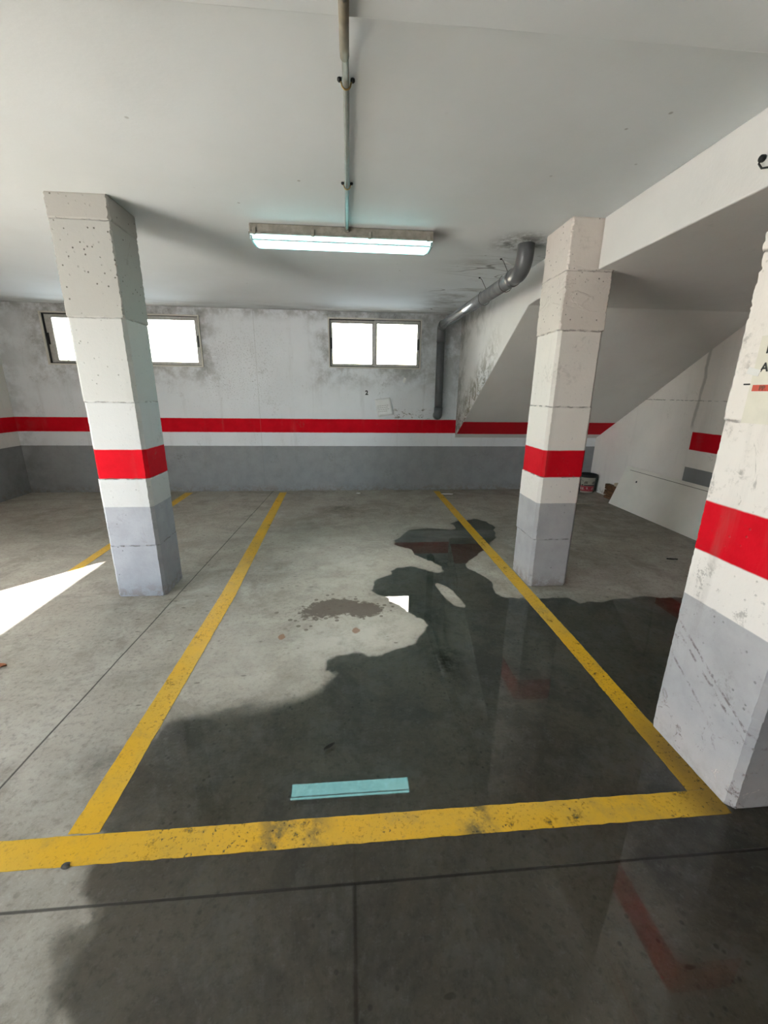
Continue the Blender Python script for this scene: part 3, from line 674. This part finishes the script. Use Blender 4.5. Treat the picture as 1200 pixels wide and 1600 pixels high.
# ------------------------------------------------------------------ papers and lettering
M_paper = plain('grey_white_paper', (.80, .81, .81), .7, var=.06); M_ink = plain('dark_ink', (.02, .02, .02), .6); M_faint = plain('faded_ink', (.40, .38, .38), .7)
def letters(name, body, size, mat, parent, m, align='LEFT', bold=.0):
    cu = bpy.data.curves.new(name, 'FONT'); cu.body = body; cu.size = size; cu.extrude = .0004; cu.offset = bold; cu.align_x = align
    o = bpy.data.objects.new(name, cu); COL.objects.link(o)
    dg = bpy.context.evaluated_depsgraph_get(); me = bpy.data.meshes.new_from_object(o.evaluated_get(dg))
    bpy.data.objects.remove(o); bpy.data.curves.remove(cu)
    me.name = name; me.materials.clear(); ob = link(name, me, mat, parent); ob.matrix_local = m; return ob
# stuck-up note below the window
t = thing('paper_note', (.523, B, 1.28), 'small white paper note stuck askew above the red band', 'note')
bm = bmesh.new(); q = [(-.146, .116), (.085, .146), (.148, -.106), (-.086, -.146)]
def curl(u, v): return -.003 - .010 * max(0, u) * max(0, v)
G = 6; vv = []
for i in range(G + 1):
    for j in range(G + 1):
        u, v = i / G, j / G
        x = (q[3][0] * (1 - u) + q[2][0] * u) * (1 - v) + (q[0][0] * (1 - u) + q[1][0] * u) * v
        z = (q[3][1] * (1 - u) + q[2][1] * u) * (1 - v) + (q[0][1] * (1 - u) + q[1][1] * u) * v
        vv.append(bm.verts.new((x, -.0008 - .018 * u * u, z)))
for i in range(G):
    for j in range(G): bm.faces.new((vv[i * (G + 1) + j], vv[(i + 1) * (G + 1) + j], vv[(i + 1) * (G + 1) + j + 1], vv[i * (G + 1) + j + 1]))
sh = fin(bm, 'sheet', M_paper, t, True); so = sh.modifiers.new('t', 'SOLIDIFY'); so.thickness = .0012; so.offset = 0
bm = bmesh.new()
for k, (w0, w1) in enumerate(((-.10, .07), (-.095, .06), (-.085, .085), (-.085, .05))):
    z = .03 - k * .028
    ang = .13
    for s_ in range(5):
        a_ = w0 + (w1 - w0) * s_ / 5; b_ = w0 + (w1 - w0) * (s_ + .8) / 5
        u = (a_ + .12) / .24
        box(bm, (a_, -.0032 - .018 * max(u, 0) ** 2 - .001 - .004 * u, z - .003 + a_ * ang), (b_, -.0022 - .018 * max(u, 0) ** 2, z + .003 + a_ * ang))
tag(fin(bm, 'printed_lines', M_faint, t), 'faded printed lines')
# bay number
o = letters('wall_number', '2', .085, M_ink, None, Matrix.Translation((.262, B - .0015, 1.462)) @ Matrix.Rotation(math.pi / 2, 4, 'X'), 'CENTER', .004)
tag(o, 'small black painted number 2 on the back wall below the window', 'number')
bm = bmesh.new(); box(bm, (-.018, -.004, -.035), (.018, 0, .035), .001, Matrix.Rotation(.25, 4, 'Y')); o = fin(bm, 'tape_scrap', plain('white_tape', (.8, .8, .78), .5)); o.location = (.824, B - .0005, 1.676)
tag(o, 'tiny white scrap of tape on the back wall below the window corner', 'tape')
# sign on the near pillar, facing the bay (-X)
FXS = 1.4138 - .0035
RL = Matrix(((0, 0, -1, 0), (-1, 0, 0, 0), (0, 1, 0, 0), (0, 0, 0, 1)))     # text x -> -y, text y -> z, normal -> -x
t = thing('paper_sign', (FXS, 1.255, 1.56), 'cream paper sign with a red strip taped to the nearest pillar', 'sign')
bm = bmesh.new(); box(bm, (-.0010, -.155, -.150), (.0010, .148, .140)); fin(bm, 'sheet', plain('cream_paper', (.67, .63, .53), .6, var=.05), t)
bm = bmesh.new(); box(bm, (-.0018, -.150, -.041), (-.0011, .137, -.020)); st_ = fin(bm, 'red_strip', plain('red_print', (.60, .09, .055), .6, var=.1), t)
letters('strip_lettering', 'PR', .022, plain('dull_red_ink', (.22, .07, .045), .6), st_, Matrix.Translation((-.0022, .112, -.038)) @ RL, 'LEFT', .0008)
letters('lettering', 'P', .040, M_ink, t, Matrix.Translation((-.0016, .120, .083)) @ RL, 'LEFT', .0012)
letters('lettering', 'A', .040, M_ink, t, Matrix.Translation((-.0016, .124, .024)) @ RL, 'LEFT', .0012)
M_tape = plain('clear_tape', (.75, .73, .70), .08, 0, .8, .05)
for (y, z) in ((.142, .135), (.150, -.012)):
    bm = bmesh.new(); box(bm, (-.0026, y - .026, z - .012), (-.0016, y + .022, z + .010), .0004, Matrix.Rotation(.25, 4, 'X')); tp = fin(bm, 'tape', M_tape, t)
bm = bmesh.new(); box(bm, (-.004, .150, -.020), (.001, .172, -.015), .001); tag(fin(bm, 'tape_edge', M_ink, t), 'dark curled tape end')
# loose cable on the landing side
t = thing('loose_cable', (BX, 1.81, 2.40), 'short loose black cable end poking from the side of the landing', 'cable')
bm = bmesh.new(); lathe(bm, [(.001, 0), (.013, .003), (.012, .016), (.004, .022)], 12); k = fin(bm, 'plug', M_black, t, True); k.rotation_euler = (0, -math.pi / 2, 0)
bm = bmesh.new(); tube(bm, [(-.012, 0, -.004), (-.022, -.004, -.020), (-.020, -.02, -.042), (-.014, -.05, -.05), (-.006, -.09, -.052), (.002, -.12, -.06)], .0035, 8); fin(bm, 'wire', M_black, t, True)

# ------------------------------------------------------------------ litter on the floor
def leaf(name, loc, l, w, rz, col, label, cat, fold=.01):
    bm = bmesh.new(); n_ = 8; rows = []
    for i in range(n_ + 1):
        u = i / n_; hw = w * math.sin(math.pi * min(1, u * .96 + .02)) ** .8 * (1 - .25 * u)
        rows.append([bm.verts.new(((u - .5) * l, s_ * hw, .003 + fold * abs(s_) + .012 * (u - .5) ** 2 + .002 * mnoise.noise(Vector((u * 6, s_ * 3, l * 50))))) for s_ in (-1, -.5, 0, .5, 1)])
    for a, b in zip(rows, rows[1:]):
        for k in range(4): bm.faces.new((a[k], a[k + 1], b[k + 1], b[k]))
    o = fin(bm, name, plain(name + '_m', col, .7, var=.4, scale=60)); so = o.modifiers.new('t', 'SOLIDIFY'); so.thickness = .0015
    o.location = loc; o.rotation_euler = (0, 0, rz); return tag(o, label, cat)
leaf('dry_leaf', (-1.975, 2.115, 0), .10, .030, .2, (.30, .10, .04), 'orange brown dry leaf at the left edge, below the sunlit patch', 'leaf')
leaf('dry_leaf', (-.103, 1.445, .0026), .055, .010, .6, (.05, .045, .04), 'dark curled dry leaf lying in the puddle above the lamp reflection', 'leaf')
leaf('dry_leaf', (3.046, 3.383, 0), .10, .014, -.2, (.03, .028, .024), 'small dark leaf on the floor between the leaning board and near pillar', 'leaf')
def pebble(loc, r, col, label):
    bm = bmesh.new(); bmesh.ops.create_icosphere(bm, subdivisions=3, radius=r)
    for v in bm.verts:
        f = 1 + .35 * mnoise.noise(v.co * (1.3 / r)); v.co = Vector((v.co.x * f * 1.3, v.co.y * f, v.co.z * f * .45 + r * .42))
    o = fin(bm, 'pebble', plain('pebble_m', col, .8, var=.4, scale=90)); o.location = loc; tag(o, label, 'pebble')
pebble((-.938, 1.040, .0012), .010, (.09, .085, .075), 'small grey pebble on the corner where the yellow lines meet')
def scrap(loc, pts, label):
    bm = bmesh.new(); slab(bm, pts, 0, .006)
    for v in bm.verts: v.co.z += .006 * abs(mnoise.noise(v.co * 40))
    o = fin(bm, 'paper_scrap', M_paper); o.location = loc; tag(o, label, 'paper scrap')
scrap((1.487, 6.06, .0002), [(-.09, 0), (-.03, -.03), (.07, -.035), (.10, .0), (.02, .03), (-.06, .03)], 'white torn paper scrap by the back wall next to the right yellow line')
scrap((.126, 6.15, .0002), [(-.035, 0), (0, -.02), (.03, -.008), (.025, .02), (-.02, .02)], 'tiny white paper scrap at the back wall, middle of the bay')

# ------------------------------------------------------------------ outdoors, light, camera
bm = bmesh.new(); box(bm, (-40, -30, -.12), (LX - .2, 30, -.02)); o = fin(bm, 'yard', plain('yard_concrete', (.55, .54, .50), .9)); tag(o, kind='structure')
w = bpy.data.worlds.new('sky'); S.world = w; w.use_nodes = True; nt = w.node_tree; nt.nodes.clear()
sky = nt.nodes.new('ShaderNodeTexSky'); sky.sky_type = 'NISHITA'; sky.sun_disc = False; sky.sun_elevation = math.radians(29); sky.sun_rotation = 0; sky.dust_density = 3.0
mixn = nt.nodes.new('ShaderNodeMix'); mixn.data_type = 'RGBA'; mixn.inputs[0].default_value = .75; mixn.inputs[7].default_value = (.90, .96, 1.0, 1)
nt.links.new(sky.outputs[0], mixn.inputs[6])
bg = nt.nodes.new('ShaderNodeBackground'); bg.inputs[1].default_value = 1.9; nt.links.new(mixn.outputs[2], bg.inputs[0])
wo = nt.nodes.new('ShaderNodeOutputWorld'); nt.links.new(bg.outputs[0], wo.inputs[0])
sl = bpy.data.lights.new('sun', 'SUN'); sl.energy = 17.0; sl.angle = math.radians(.53); sl.color = (1.0, .98, .95)
so = bpy.data.objects.new('sun', sl); COL.objects.link(so)
d = Vector((.640, .768, -.559)); so.rotation_euler = d.to_track_quat('-Z', 'Y').to_euler(); so.location = (-12, -12, 10)

cd = bpy.data.cameras.new('camera'); cam = bpy.data.objects.new('camera', cd); COL.objects.link(cam); S.camera = cam
cd.sensor_fit = 'VERTICAL'; cd.sensor_height = 36; cd.sensor_width = 27; cd.lens = 640.74 / 1600 * 36; cd.clip_start = .02
r = Vector((0.9966015474968206, -0.08148836131852448, 0.01204169824252427)); u = Vector((0.011323006943504937, 0.28031776854900836, 0.959840475365288)); f = Vector((0.0815913294455958, 0.9564421548663182, -0.28028781520782187))
cam.matrix_world = Matrix(((r.x, u.x, -f.x, 0), (r.y, u.y, -f.y, 0), (r.z, u.z, -f.z, 1.5), (0, 0, 0, 1)))

S.view_settings.view_transform = 'Standard'; S.view_settings.look = 'None'; S.view_settings.gamma = 1; S.view_settings.use_curve_mapping = False
S.view_settings.exposure = 2.58
